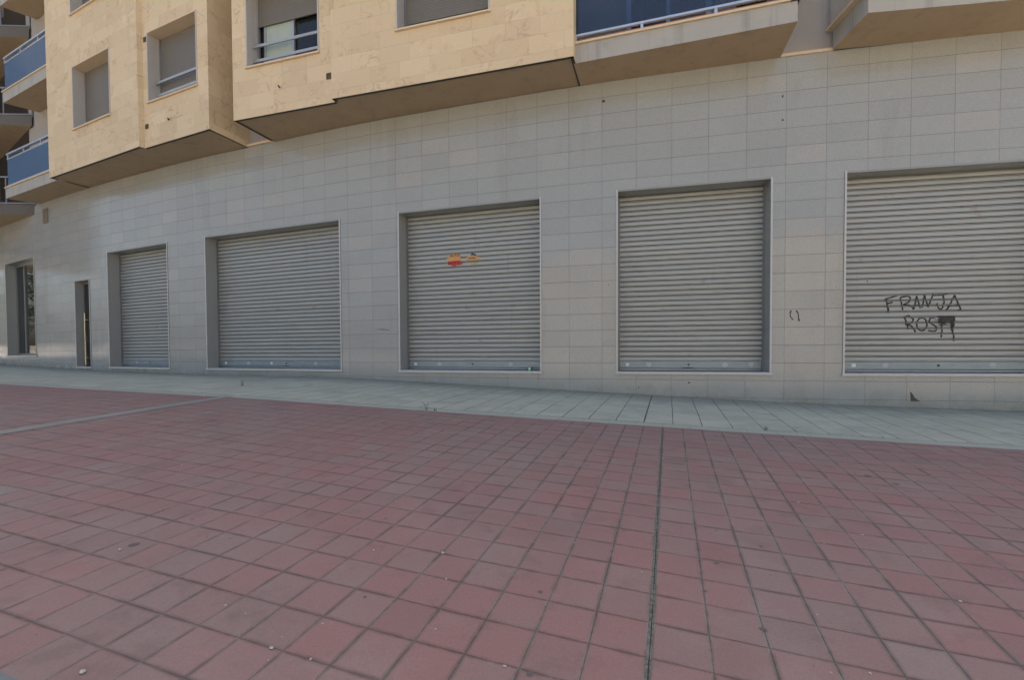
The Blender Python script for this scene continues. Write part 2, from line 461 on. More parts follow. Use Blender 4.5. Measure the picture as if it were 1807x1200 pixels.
# ------------------------------------------------------------------ ground sheets
def sheet(name, xa, xb, nx, ylo, yhi, ny, mat, dz=0.0, parent=None):
    mb = MB(); xsv = np.linspace(xa, xb, nx + 1)
    def pt(i, j):
        x = float(xsv[i]); y0, y1 = ylo(x), yhi(x); y = y0 + (y1 - y0) * j / ny
        return (x, y, gnd(x, y) + dz)
    for i in range(nx):
        for j in range(ny): mb.face([pt(i, j), pt(i + 1, j), pt(i + 1, j + 1), pt(i, j + 1)])
    return mb
KW = .215
V0 = -3.92                                # the red field starts at this grid row, grey slabs in front of it
def y_of_row(v, x):                       # y on the line v = const at x
    # x = GX + GS*(u ca - v sa) -> u
    u = ((x - GX) / GS + v * sa) / ca
    return GY + GS * (u * sa + v * ca)
red = sheet('red_pavement', -30, 14, 110, lambda x: y_of_row(V0, x), lambda x: max(kerb(x) - KW, y_of_row(V0, x) + .01), 26, M_RED)
# flattened spots of old chewing gum, part of the paving
def disc(mb, x, y, r_, mi, squash=1.0, dz=.0015, n=10):
    ph = random.random() * 6
    mb.face([(x + r_ * math.cos(ph + 2 * math.pi * k / n) * random.uniform(.8, 1.15),
              y + r_ * squash * math.sin(ph + 2 * math.pi * k / n) * random.uniform(.8, 1.15),
              gnd(x, y) + dz) for k in range(n)], mi=mi)
for x_, y_, r_ in ((.052, 1.489, .016), (.117, 1.952, .014), (.987, 2.211, .016), (2.763, 3.564, .035), (2.839, 3.38, .03),
                   (.952, 1.728, .018), (.831, 1.975, .014), (1.301, 2.389, .012), (-1.93, 2.32, .03), (.62, 2.55, .01), (-.62, 1.9, .01)):
    disc(red, x_, y_, r_ * .8, 1)
M_GUM = simple('old_gum', (.125, .105, .092), .7)
tag(red.build('red_pavement', [M_RED, M_GUM], smooth=False), kind='structure')
tag(sheet('k', -30, 14, 110, lambda x: kerb(x) - KW, lambda x: kerb(x), 2, M_STRIP).build('kerb_strip', M_STRIP), kind='structure')
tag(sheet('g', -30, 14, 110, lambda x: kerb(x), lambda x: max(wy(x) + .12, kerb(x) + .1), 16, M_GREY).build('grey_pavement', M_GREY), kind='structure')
tag(sheet('f', -30, 14, 60, lambda x: -3.6 - .02 * x, lambda x: y_of_row(V0, x), 10, M_GREY).build('near_grey_pavement', simple('dark_grey_slab', (.17, .185, .18), .8, var=.2, scale=9)), kind='structure')
mb = MB()                                  # straight concrete strip dividing the red field
def P3(u, v, dz): x, y = grid_xy(u, v); return (x, y, gnd(x, y) + dz)
vs_ = [V0 + .3 * k for k in range(74)]
for a, c in zip(vs_, vs_[1:]):
    if c > 17.95: break
    mb.face([P3(-31.35, a, .004), P3(-30.42, a, .004), P3(-30.42, c, .004), P3(-31.35, c, .004)])
tag(mb.build('paving_strip', simple('worn_concrete_strip', (.26, .262, .22), .8, var=.22, scale=5, bumpd=.002)), kind='structure')
# open ground round the block
def gz2(x, y): return -1.62 - .0186 * max(-30, min(20, x)) + (.45 if x < -30 else 0)
mb = MB(); gx_ = [-400, -200, -100, -60, -45, -30.2, -15, 0, 14, 40, 120, 400]; gy_ = [-400, -150, -60, -25, -10, -3.5, 4, 12, 30, 80, 200, 400]
for i in range(len(gx_) - 1):
    for j in range(len(gy_) - 1):
        q = [(gx_[i], gy_[j]), (gx_[i + 1], gy_[j]), (gx_[i + 1], gy_[j + 1]), (gx_[i], gy_[j + 1])]
        mb.face([(a, c, gz2(a, c)) for a, c in q])
M_GROUND = simple('dusty_ground', (.42, .365, .285), .9, var=.15, scale=.3)
tag(mb.build('ground', M_GROUND, smooth=True), kind='structure')

# ------------------------------------------------------------------ the building
BLD = empty('apartment_building', (-3, 12, gnd(-3, 9.7)))
tag(BLD, 'cream stone and grey granite apartment block with shuttered shop fronts on its curved ground floor', 'building')
def part(o): o.parent = BLD; o.matrix_parent_inverse = BLD.matrix_world.inverted(); return o
bpy.context.view_layer.update()
ZS = 4.82
OPEN = [  # name, x left, x right, sill, head, reveal depth
    ('S5', 5.384, 8.36, -.385, 2.88, .27), ('S4', 1.882, 4.352, -.375, 2.88, .31), ('S3', -2.335, .564, -.375, 2.88, .30),
    ('S2', -7.579, -3.684, -.375, 2.88, .30), ('S1', -11.467, -8.905, -.38, 2.88, .29), ('D', -13.171, -12.36, -.39, 2.20, .19),
    ('W0', -18.044, -15.68, -.05, 3.21, .25)]
nodes = sorted({-24., 13.} | {v for o in OPEN for v in (o[1], o[2])})
full = []
for a, c in zip(nodes, nodes[1:]):
    ins = any(o[1] <= a and c <= o[2] for o in OPEN)
    n = 1 if ins else max(1, int((c - a) / .8)); full += [a + (c - a) * k / n for k in range(n)]
full.append(13.)
mb = MB()
def wq(x0, x1, z0, z1, m_=None, dy=0):
    s0, s1 = sx(x0), sx(x1)
    (m_ or mb).face([(x0, wy(x0) + dy, z0), (x1, wy(x1) + dy, z0), (x1, wy(x1) + dy, z1), (x0, wy(x0) + dy, z1)],
                    [(s0, z0), (s1, z0), (s1, z1), (s0, z1)])
for a, c in zip(full, full[1:]):
    o = next((o for o in OPEN if o[1] <= a + 1e-6 and c <= o[2] + 1e-6), None)
    if o: wq(a, c, -1.6, o[3]); wq(a, c, o[4], ZS)
    else: wq(a, c, -1.6, ZS)
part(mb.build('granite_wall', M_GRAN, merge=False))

def opening(o):
    nm, xl, xr, z0, z1, dep = o
    l = (xl, wy(xl)); r_ = (xr, wy(xr)); L_ = math.hypot(r_[0] - l[0], r_[1] - l[1])
    return loc2(l, ((r_[0] - l[0]) / L_, (r_[1] - l[1]) / L_)), L_
FT = .032
def surround(o, name, parent=None):
    F, L_ = opening(o); nm, xl, xr, z0, z1, dep = o
    mb = MB(); pr = -.014; D = dep + .12
    mb.box(F, 0, FT, pr, D, z0, z1); mb.box(F, L_ - FT, L_, pr, D, z0, z1)
    mb.box(F, FT, L_ - FT, pr + .003, D, z1 - FT, z1)
    ob = mb.build(name, M_GRANF, bevel=.002)
    mb = MB(); mb.box(F, -.012, L_ + .012, -.035, D, z0 - .045, z0)
    sl = mb.build('sill', M_TRIM, bevel=.003)
    # thin pale outer edge of the jamb slabs
    mb = MB(); mb.box(F, .002, FT - .002, pr - .003, pr - .0005, z0 + .001, z1 - .002); eo = mb.build('jamb_edge', M_TRIM); mb = MB(); mb.box(F, L_ - FT + .002, L_ - .002, pr - .003, pr - .0005, z0 + .001, z1 - .002)
    ed = mb.build('jamb_edge', M_TRIM)
    return ob, sl, ed, eo

PITCH = .0925
def prof(zz):
    """depth of the lath profile at height zz above the bottom"""
    f = (zz / PITCH) % 1 * PITCH
    pts = [(0, .0015), (.006, 0), (.030, -.0025), (.054, 0), (.060, .0015), (.0625, .019), (.069, .019), (.071, .006), (.077, .006), (.0795, .019), (.088, .019), (.0905, .0015), (.0925, .0015)]
    for (a, da), (c, dc) in zip(pts, pts[1:]):
        if a <= f <= c: return da + (dc - da) * (f - a) / (c - a)
    return 0
PB = [0, .006, .018, .030, .042, .054, .060, .0625, .069, .071, .077, .0795, .088, .0905]
SHUT = {}
LBL = {'S1': 'narrow shutter next to the slim doorway, one pale scrape on its laths', 'S2': 'widest of the shutters, two white stickers on its bottom rail',
       'S3': 'shutter with two torn orange and red sticker remains', 'S4': 'plain shutter with a deep reveal on its right side', 'S5': 'shutter sprayed with black lettering'}
def tmark(mb, F, u, z, w_, h_, d, mi=0):
    pts = []; n = 9
    mb.face([F(u - w_ / 2, d, z - h_ / 2), F(u + w_ / 2, d, z - h_ / 2), F(u + w_ / 2, d, z + h_ / 2), F(u - w_ / 2, d, z + h_ / 2)], mi=mi)
for o in OPEN[:5]:
    nm, xl, xr, z0, z1, dep = o; F, L_ = opening(o)
    zb = z0 + .19; zt = z1 - FT - .002
    mb = MB(); zz = [0.0]
    k = 0
    while True:
        done = False
        for q in PB[1:] + [PITCH]:
            z = k * PITCH + q
            if zb + z >= zt: done = True; break
            zz.append(z)
        if done: break
        k += 1
    ua, ub = FT + .03, L_ - FT - .03
    for a, c in zip(zz, zz[1:]):
        f_ = ((a + c) / 2) % PITCH
        mb.face([F(ua, dep + prof(a + 1e-5), zb + a), F(ub, dep + prof(a + 1e-5), zb + a), F(ub, dep + prof(c - 1e-5), zb + c), F(ua, dep + prof(c - 1e-5), zb + c)], mi=1 if .060 < f_ < .0705 or .0765 < f_ < .0906 else 0)
    S = part(mb.build('roller_shutter', [M_SHUT, M_SEAM], merge=False)); S['label'] = LBL[nm]
    SHUT[nm] = (S, F, L_, dep, zb)
    for q in surround(o, 'surround'): q.parent = S
    mb = MB()                                # guides and head box slot
    mb.box(F, FT, FT + .034, dep - .022, dep + .05, z0, zt); mb.build('guide_rail', M_GUIDE, S); mb = MB(); mb.box(F, L_ - FT - .034, L_ - FT, dep - .022, dep + .05, z0, zt)
    mb.build('guide_rail', M_GUIDE, S)
    mb = MB()
    mb.box(F, ua + .006, ub - .006, dep - .010, dep + .02, z0 + .055, zb - .012)
    mb.box(F, ua + .006, ub - .006, dep - .004, dep + .02, z0 + .012, z0 + .046)
    mb.box(F, ua + .006, ub - .006, dep - .006, dep + .02, zb - .009, zb - .001)
    mb.build('bottom_rail', M_RAIL, S, bevel=.003)
    zc = z0 + .12
    mb = MB()
    cu = L_ * (.5 if nm != 'S2' else .545)
    if nm == 'S5': cu = 1.526
    n = 12
    ring = [F(cu + .017 * math.cos(2 * math.pi * q / n), dep - .013, zc + .017 * math.sin(2 * math.pi * q / n)) for q in range(n)]
    ring2 = [F(cu + .017 * math.cos(2 * math.pi * q / n), dep - .024, zc + .017 * math.sin(2 * math.pi * q / n)) for q in range(n)]
    for q in range(n): mb.face([ring[q], ring[(q + 1) % n], ring2[(q + 1) % n], ring2[q]])
    mb.face(ring2)
    mb.build('lock', M_GAP, S)
    mb = MB()
    if nm in ('S2', 'S4'):
        mb.face([F(cu + q_ * .1, dep - .012, zc - .055 + w_) for q_, w_ in ((-1, -.008), (-.3, -.012), (.2, -.006), (.8, -.004), (.9, .006), (.1, .008), (-.5, .0), (-.95, .004))])
    if mb.f: mb.build('scuff', M_GAP, S)
    wh = {'S1': [], 'S2': [.277, 1.80], 'S3': [.219], 'S4': [.20], 'S5': [.294]}[nm]
    ft = {'S1': [.77, 2.35], 'S2': [1.042, 3.149], 'S3': [.77, 2.322], 'S4': [.581, 1.877, 2.30], 'S5': [.762, 2.277]}[nm]
    for u_ in wh:
        mb = MB(); tmark(mb, F, u_, zc, .062, .055, dep - .0125); mb.build('sticker', M_WHITE, S)
    for u_ in ft:
        mb = MB(); pts = []
        for q in range(14):
            a_ = 2 * math.pi * q / 14; rr = random.uniform(.035, .05)
            pts.append(F(u_ + rr * 1.15 * math.cos(a_), dep - .012, zc + rr * .9 * math.sin(a_)))
        mb.face(pts); mb.build('sticker', M_FAINT, S)['label'] = 'faded round adhesive patch'

# scrape on the narrow shutter
S, F, L_, dep, zb = SHUT['S1']
mb = MB()
tmark(mb, F, 1.88, .72, .022, .26, dep - .004)
mb.build('scrape', M_FAINT, S)

# ---- spray lettering, a thin coat that follows the laths
def ribbon(mb, F, dep, zb, pts, w_, off=.0012):
    """pts in (u, z); w_ half width"""
    P = []
    for a, c in zip(pts, pts[1:]):
        d = math.hypot(c[0] - a[0], c[1] - a[1]); n = max(1, int(d / .006))
        P += [(a[0] + (c[0] - a[0]) * k / n, a[1] + (c[1] - a[1]) * k / n) for k in range(n)]
    P.append(pts[-1]); E = []
    for i, q in enumerate(P):
        a = P[max(0, i - 3)]; c = P[min(len(P) - 1, i + 3)]; d = math.hypot(c[0] - a[0], c[1] - a[1]) or 1
        nx, nz = -(c[1] - a[1]) / d, (c[0] - a[0]) / d; ww = w_ * random.uniform(.82, 1.15)
        E.append([(q[0] + nx * ww * t_, q[1] + nz * ww * t_) for t_ in (-1, -.5, 0, .5, 1)])
    for a, c in zip(E, E[1:]):
        for k in range(4):
            q = [a[k], a[k + 1], c[k + 1], c[k]]
            mb.face([F(x, dep + prof(z - zb) - off - .0004 * (k % 2), z) for x, z in q])
S, F, L_, dep, zb = SHUT['S5']
def G(x, y):            # lettering laid out on a small drawing board, in metres on the shutter
    return (.744 + (x - 225) * (1.83 - .744) / 1355.0, .817 - (y - 290) * (.817 - .605) / 220.0 - (x - 225) * 2.6e-5)
def arc(cx, cy, rx, ry, a0, a1, n=14): return [(cx + rx * math.cos(R(a0 + (a1 - a0) * k / n)), cy + ry * math.sin(R(a0 + (a1 - a0) * k / n))) for k in range(n + 1)]
strokes = [[(222, 292), (258, 268), (450, 215)], [(255, 262), (275, 380), (302, 512)], [(280, 350), (375, 325)], [(285, 400), (305, 505)],
           [(508, 238), (530, 340), (556, 460)], [(520, 240), (650, 219), (690, 250), (680, 312), (560, 372)], [(560, 374), (660, 368), (715, 400), (765, 435), (725, 438)],
           [(765, 415), (800, 220), (872, 425)], [(755, 375), (862, 378)], [(905, 418), (940, 205), (1010, 402), (1102, 172)],
           [(1112, 205), (1180, 200), (1372, 180)], [(1258, 192), (1285, 260), (1290, 320), (1270, 395), (1242, 442), (1195, 425), (1165, 335)],
           [(1345, 440), (1400, 350), (1470, 200), (1530, 330), (1585, 442)], [(1340, 388), (1450, 378), (1580, 370)], [(1540, 446), (1590, 440)], [(1320, 440), (1360, 446)],
           [(588, 572), (630, 680), (667, 790)], [(592, 575), (665, 550), (752, 612), (722, 680), (600, 706)], [(640, 700), (720, 730), (792, 822), (765, 822)],
           arc(903, 695, 92, 108, 0, 360, 26), [(1125, 582), (1055, 588), (1028, 640), (1080, 685), (1165, 735), (1165, 795)], [(1160, 800), (1100, 812), (1010, 800)],
           [(1255, 700), (1262, 800), (1248, 912)], [(1440, 700), (1438, 790), (1465, 860), (1474, 972)], [(1235, 560), (1240, 705)], [(1470, 560), (1476, 660), (1445, 800)], [(1425, 700), (1432, 800)]]
mb = MB()
for st in strokes: ribbon(mb, F, dep, zb, [G(*q) for q in st], .0125)
for k in range(17):
    y = 562 + k * 9.5
    if k in (5, 8, 10, 12, 13, 15): continue
    ribbon(mb, F, dep, zb, [G(1195 + random.uniform(-15, 25), y + random.uniform(-3, 3)), G(1480 + random.uniform(-20, 30), y - 6)], .0075 if k < 14 else .005)
for k in range(5): ribbon(mb, F, dep, zb, [G(1195 + k * 8, 655 + k * 8), G(1290 + random.uniform(-20, 50), 650 + k * 8)], .008)
for k in range(6): ribbon(mb, F, dep, zb, [G(1415 + k * 11, 620), G(1418 + k * 10, 760 - abs(k - 2) * 14)], .008)
# overspray of fine dots around the blocked letter
for k in range(260):
    x, y = random.gauss(1180, 90), random.gauss(600, 42); u_, z_ = G(x, y); q = random.uniform(.0012, .003)
    mb.face([F(u_ + q * a, dep + prof(z_ - zb) - .001, z_ + q * c) for a, c in ((-1, -1), (1, -1), (1, 1), (-1, 1))])
mb.build('graffiti', M_SPRAY, S, merge=False)['label'] = 'black sprayed words reading FRANJA ROSA with the last letter blocked out'

# small sprayed mark on the pier beside the plain shutter
mb = MB()
def pierp(x):
    j = max(k for k in range(len(full) - 1) if full[k] <= x); a_, b_ = full[j], full[j + 1]; t_ = (x - a_) / (b_ - a_)
    return wy(a_) + (wy(b_) - wy(a_)) * t_
for st in ([(7.462, .655), (7.478, .60), (7.470, .55), (7.43, .50)], [(7.383, .655), (7.355, .60), (7.352, .54), (7.338, .475)]):
    mb = MB(); P_ = []
    for (a, za), (c, zc_) in zip(st, st[1:]):
        for k in range(6): P_.append((a + (c - a) * k / 6, za + (zc_ - za) * k / 6))
    P_.append(st[-1]); prev = None
    for i, (s_, z_) in enumerate(P_):
        ww = .006 + .009 * abs(math.sin(i * .9)) * (1 if i < 5 or i > 13 else .35); xa, xb = xs(s_ - ww), xs(s_ + ww)
        # sits on the pier's flat facets
        cur = ((xb, pierp(xb) - .002, z_), (xa, pierp(xa) - .002, z_))
        if prev: mb.face([prev[0], prev[1], cur[1], cur[0]])
        prev = cur
    part(mb.build('graffiti', M_SPRAY, merge=False))['label'] = 'short curved black sprayed stroke on the granite pier'
# chips and scuffs in the granite
def patch(pts, name, mat, label=None):
    o_ = []
    for s_, z_ in pts:
        x = xs(s_); o_.append((x, pierp(x) - .003, z_))
    m_ = MB(); m_.face(o_); q = part(m_.build(name, mat)); 
    if label: q['label'] = label
M_CHIP = simple('broken_stone', (.075, .07, .06), .95, var=.4, scale=60)
patch([(5.71, -.83), (5.72, -.67), (5.68, -.72), (5.655, -.77), (5.60, -.815), (5.57, -.83)], 'chip', M_CHIP, 'dark broken corner of a plinth slab')
for s_, z_, r_ in ((7.62, 4.19, .02), (7.615, 3.80, .018), (10.515, 4.48, .028), (6.35, 1.1, .012), (9.9, -.66, .016), (9.05, -.56, .02)):
    patch([(s_ + r_ * random.uniform(.5, 1.2) * math.cos(q), z_ + r_ * random.uniform(.6, 1.5) * math.sin(q)) for q in (0, 1.1, 2.2, 3.3, 4.4, 5.4)][::-1], 'chip', M_CHIP)
patch([(15.30, .478), (15.1, .49), (14.93, .47), (14.90, .445), (14.98, .455), (15.15, .468)], 'scuff', simple('rubber_scuff', (.16, .155, .145), .8), 'thin dark scuff on the pier left of the stickered shutter')

# ---- doorway
o = OPEN[5]; F, L_ = opening(o); z0, z1, dep = o[3:]
mb = MB(); mb.box(F, FT, L_ - FT, dep + .02, dep + .05, z0, z1 - FT)
HU = .17
D = part(mb.build('door', simple('dark_glazed_door', (.022, .022, .024), .12)))
D['label'] = 'dark glazed street door deep in its narrow opening'
for q in surround(o, 'surround'): q.parent = D
mb = MB(); mb.box(F, FT, FT + .03, dep - .01, dep + .02, z0, z1 - FT); mb.box(F, L_ - FT - .06, L_ - FT, dep - .01, dep + .02, z0, z1 - FT); mb.box(F, FT + .03, L_ - FT - .06, dep - .01, dep + .02, z1 - FT - .07, z1 - FT)
mb.build('door_frame', M_FRAMED, D, bevel=.003)
mb = MB(); mb.box(F, HU, HU + .045, dep - .07, dep - .03, z0 + .04, z0 + 1.62)
mb.box(F, HU + .01, HU + .035, dep - .03, dep + .02, z0 + .25, z0 + .28); mb.box(F, HU + .01, HU + .035, dep - .03, dep + .02, z0 + 1.4, z0 + 1.43)
mb.build('handle', simple('steel_pull_bar', (.75, .70, .58), .22, .9), D, bevel=.006)

# ---- tall shop window at the far end
o = OPEN[6]; F, L_ = opening(o); z0, z1, dep = o[3:]
mb = MB()
for a_, c_ in ((FT, FT + .07), (L_ - FT - .07, L_ - FT), (.80, .87)): mb.box(F, a_, c_, dep - .01, dep + .05, z0, z1 - FT)
mb.box(F, FT + .07, .80, dep - .008, dep + .048, z1 - FT - .08, z1 - FT); mb.box(F, .87, L_ - FT - .07, dep - .008, dep + .048, z1 - FT - .08, z1 - FT)
mb.box(F, FT + .07, .80, dep - .008, dep + .048, z0, z0 + .07); mb.box(F, .87, L_ - FT - .07, dep - .008, dep + .048, z0, z0 + .07)
W = part(mb.build('shop_window', M_FRAMED, bevel=.003)); W['label'] = 'tall shop window with grey frame at the far left end'
for q in surround(o, 'surround'): q.parent = W
mb = MB(); mb.box(F, FT + .07, L_ - FT - .07, dep + .018, dep + .026, z0 + .07, z1 - FT - .08)
mb.build('pane', mat_glass('shop_glass', (.55, .62, .60), (.06, .075, .07), .30, .02), W)
mb = MB(); mb.box(F, FT + .05, .45, dep + .10, dep + .12, z0, z1 - .1)
mb.build('backing_panel', simple('grey_backing_board', (.27, .29, .28), .7), W)
mb = MB(); mb.box(F, -2.5, L_ + .4, dep + 1.2, dep + 1.3, z0 - .4, z1)
mb.build('back_wall', simple('shop_back_wall', (.30, .34, .32), .8), W)
mb = MB(); mb.box(F, .97, 1.9, dep + .055, dep + .07, z0 + .26, z0 + .65)
mb.build('poster', simple('turquoise_poster', (.10, .40, .55), .5), W)['label'] = 'turquoise board standing behind the glass'

# ---- vent grille high on the left wall
mb = MB()
x0, x1 = xs(28.35), xs(28.02)
l = (x0, wy(x0)); L_ = math.hypot(x1 - x0, wy(x1) - wy(x0)); F = loc2(l, ((x1 - x0) / L_, (wy(x1) - wy(x0)) / L_))
mb.box(F, 0, L_, -.030, -.006, 4.16, 4.18); mb.box(F, 0, L_, -.030, -.006, 4.60, 4.62)
mb.box(F, 0, .02, -.030, -.006, 4.18, 4.60); mb.box(F, L_ - .02, L_, -.030, -.006, 4.18, 4.60)
for k in range(13): mb.box(F, .02, L_ - .02, -.028, -.010, 4.19 + k * .032, 4.203 + k * .032)
for k in range(1, 5): mb.box(F, .02 + k * .055, .032 + k * .055, -.030, -.008, 4.18, 4.60)
part(mb.build('vent_grille', simple('dusty_vent_grille', (.24, .20, .155), .7)))

# ---- the two stone bays
def facade(mb, a, b_, z0, z1, holes, flip=False, s0=0.0):
    """stone face from a to b with rectangular holes (u0,u1,z0,z1)"""
    L_ = math.hypot(b_[0] - a[0], b_[1] - a[1]); t = ((b_[0] - a[0]) / L_, (b_[1] - a[1]) / L_)
    us = sorted({0, L_} | {h[0] for h in holes} | {h[1] for h in holes}); zs_ = sorted({z0, z1} | {h[2] for h in holes} | {h[3] for h in holes})
    for u0, u1 in zip(us, us[1:]):
        for q0, q1 in zip(zs_, zs_[1:]):
            if any(h[0] <= u0 and u1 <= h[1] and h[2] <= q0 and q1 <= h[3] for h in holes): continue
            mb.face([(a[0] + t[0] * u0, a[1] + t[1] * u0, q0), (a[0] + t[0] * u1, a[1] + t[1] * u1, q0), (a[0] + t[0] * u1, a[1] + t[1] * u1, q1), (a[0] + t[0] * u0, a[1] + t[1] * u0, q1)],
                    [(s0 + u0, q0), (s0 + u1, q0), (s0 + u1, q1), (s0 + u0, q1)])
    return s0 + L_, loc2(a, t), L_
TOP = 14.4
FLH = 2.93
WZ0, WZ1 = 5.84, 7.45
def rows(u0, u1): return [(u0, u1, WZ0 + FLH * k, WZ1 + FLH * k) for k in range(2)]
A1, A2, A2b, A3, A4 = (-12.65, 12.73), (-8.66, 10.84), (-8.60, 10.93), (-6.48, 10.01), (-6.14, 10.95)
B1w, B1, B2, B2b, B3, B4 = (-5.42, 10.72), (-5.75, 9.67), (-3.37, 8.97), (-3.40, 8.86), (1.03, 7.63), (1.32, 8.55)
winspec = []
mb = MB(); s_ = 0
facade(mb, (-12.25, 13.55), A1, ZS, TOP, [])
s_, F1, _ = facade(mb, A1, A2, ZS, TOP, rows(1.40, 3.22)); s_, _, _ = facade(mb, A2, A2b, ZS, TOP, [], s0=s_)
s_, F2, _ = facade(mb, A2b, A3, ZS, TOP, rows(.18, 1.96), s0=s_); facade(mb, A3, A4, ZS, TOP, [], s0=s_)
poly = [(-12.25, 13.55), A1, A2, A2b, A3, A4]
def lips(mb, poly, z, t_=.055):
    """underside of the cladding slabs and the dark gap behind them"""
    for a, c in zip(poly, poly[1:]):
        L_ = math.hypot(c[0] - a[0], c[1] - a[1]); t = ((c[0] - a[0]) / L_, (c[1] - a[1]) / L_); n = (-t[1], t[0])
        i0 = (a[0] + n[0] * t_, a[1] + n[1] * t_); i1 = (c[0] + n[0] * t_, c[1] + n[1] * t_)
        mb.face([(a[0], a[1], z), (c[0], c[1], z), (i1[0], i1[1], z), (i0[0], i0[1], z)][::-1], mi=1)  # slab underside coloured dark as the shade of the gap
        mb.face([(i0[0], i0[1], z), (i1[0], i1[1], z), (i1[0], i1[1], z + .09), (i0[0], i0[1], z + .09)], mi=1)
lips(mb, poly, ZS)
bayA = part(mb.build('bay', [M_STONE, M_GAP], merge=False)); bayA['label'] = 'left stone bay with two window columns'
mb = MB(); s_ = 20.3
facade(mb, B1w, B1, ZS, TOP, [], s0=5)
s_, F3, _ = facade(mb, B1, B2, ZS, TOP, rows(.36, 2.13), s0=s_); s_, _, _ = facade(mb, B2, B2b, ZS, TOP, [], s0=s_)
s_, F4, _ = facade(mb, B2b, B3, ZS, TOP, rows(1.38, 3.17), s0=s_); facade(mb, B3, B4, ZS, TOP, [], s0=s_)
polyB = [B1w, B1, B2, B2b, B3, B4]; lips(mb, polyB, ZS)
bayB = part(mb.build('bay', [M_STONE, M_GAP], merge=False)); bayB['label'] = 'right stone bay beside the blue glass balcony'

# soffits: under each bay, a little above the stone edge
def wallpts(xa, xb, n=8): return [(xa + (xb - xa) * k / n, wy(xa + (xb - xa) * k / n) + .05) for k in range(n + 1)]
mb = MB()
def soff(poly_front, xa, xb, z):
    pl = list(poly_front) + wallpts(xa, xb); mb.face([(p_[0], p_[1], z) for p_ in pl][::-1])
soff(poly[1:-1], A4[0], -12.35, ZS + .012)
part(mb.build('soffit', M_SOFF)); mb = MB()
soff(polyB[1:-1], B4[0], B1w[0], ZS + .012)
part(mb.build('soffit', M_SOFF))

def window(F, u0, u1, z0, z1, style, gap=.0):
    """reveal, frame, blind, sill and guard rail"""
    dep = .24; mb = MB(); t_ = .03
    mb.box(F, u0, u0 + t_, -.012, dep + .1, z0, z1); mb.box(F, u1 - t_, u1, -.012, dep + .1, z0, z1)
    mb.box(F, u0 + t_, u1 - t_, -.012, dep + .1, z1 - t_, z1, mi=1)
    Wd = part(mb.build('window', [M_REVEAL, M_COP]))
    mb = MB(); mb.box(F, u0 - .015, u1 + .015, -.045, dep + .1, z0 - .035, z0 - .001); mb.build('sill', M_COP, Wd, bevel=.003)
    a, c = u0 + t_, u1 - t_
    mb = MB()
    mb.box(F, a, a + .045, dep, dep + .06, z0, z1 - t_); mb.box(F, c - .045, c, dep, dep + .06, z0, z1 - t_)
    mb.box(F, a + .045, c - .045, dep + .002, dep + .058, z0, z0 + .05)
    mid = a + (c - a) * .52
    if style == 'open':
        mb.box(F, mid - .03, mid + .03, dep + .03, dep + .075, z0 + .05, z1 - t_)
        mb.box(F, a + .16, a + .21, dep + .032, dep + .077, z0 + .05, z1 - t_)
    mb.build('frame', M_FRAMED if style != 'open' else M_ALU, Wd, bevel=.002)
    blz = (z0 + .27 if style == 'closed' else z0 + .08) if style != 'open' else z1 - .62
    mb = MB(); mb.box(F, a + .03, c - .03, dep + .012, dep + .024, blz, z1 - t_ - .01)
    mb.box(F, a + .03, c - .03, dep + .004, dep + .030, blz - .03, blz); mb.build('roller_blind', M_BLIND, Wd)
    mb = MB(); mb.box(F, a, c, dep + .085, dep + .092, z0, z1); mb.build('pane', M_PANE, Wd)
    if style == 'open':
        mb = MB(); mb.box(F, a + .21, mid - .03, dep + .050, dep + .060, z0 + .05, z1 - t_ - .1); mb.build('reflecting_sash', M_SASH, Wd)  # pale sheet stands for sky reflected in the sash glass
    mb = MB(); mb.box(F, a - .1, c + .1, dep + .55, dep + .60, z0 - .1, z1 + .1); mb.build('dark_room', M_DARK, Wd)
    if style in ('bars', 'open'):
        for zz_ in (z0 + .17, z0 + .47):
            mb = MB(); mb.box(F, a, c, .13, .165, zz_, zz_ + .055)
            mb.build('guard_bar', M_ALU, Wd, bevel=.004)
    return Wd
for k in range(2):
    dz = FLH * k
    window(F1, 1.40, 3.22, WZ0 + dz, WZ1 + dz, 'closed'); window(F2, .18, 1.96, WZ0 + dz, WZ1 + dz, 'bars')
    window(F3, .36, 2.13, WZ0 + dz, WZ1 + dz, 'open' if k == 0 else 'bars'); window(F4, 1.38, 3.17, WZ0 + dz, WZ1 + dz, 'closed')

# square vents and stub hooks in the stone
def plate(F, u, z, s, name, mat, hook=False):
    mb = MB()
    if hook:
        mb.tube([F(u - .03, .0, z + .03), F(u, -.05, z + .02), F(u + .04, -.06, z - .03)], .014, 6)
    else:
        mb.box(F, u - s, u + s, -.006, -.003, z - s, z + s)
        mb.box(F, u - s, u + s, -.018, -.006, z + s - .012, z + s); mb.box(F, u - s, u - s + .012, -.018, -.006, z - s, z + s - .012)
        mb.box(F, u + s - .012, u + s, -.017, -.006, z - s, z + s - .012); mb.box(F, u - s + .012, u + s - .012, -.016, -.006, z - s, z - s + .012)
    part(mb.build(name, mat))
M_VENT = simple('brown_vent', (.10, .07, .035), .7)
plate(F3, 2.35, 5.33, .055, 'wall_vent', M_VENT); plate(F2, .12, 5.30, .05, 'wall_vent', M_VENT); plate(F2, .12, 7.30, .05, 'wall_vent', M_VENT)
plate(F3, 1.19, 5.30, .05, 'pipe_stub', M_GAP, True); plate(F2, .97, 5.28, .05, 'pipe_stub', M_GAP, True)

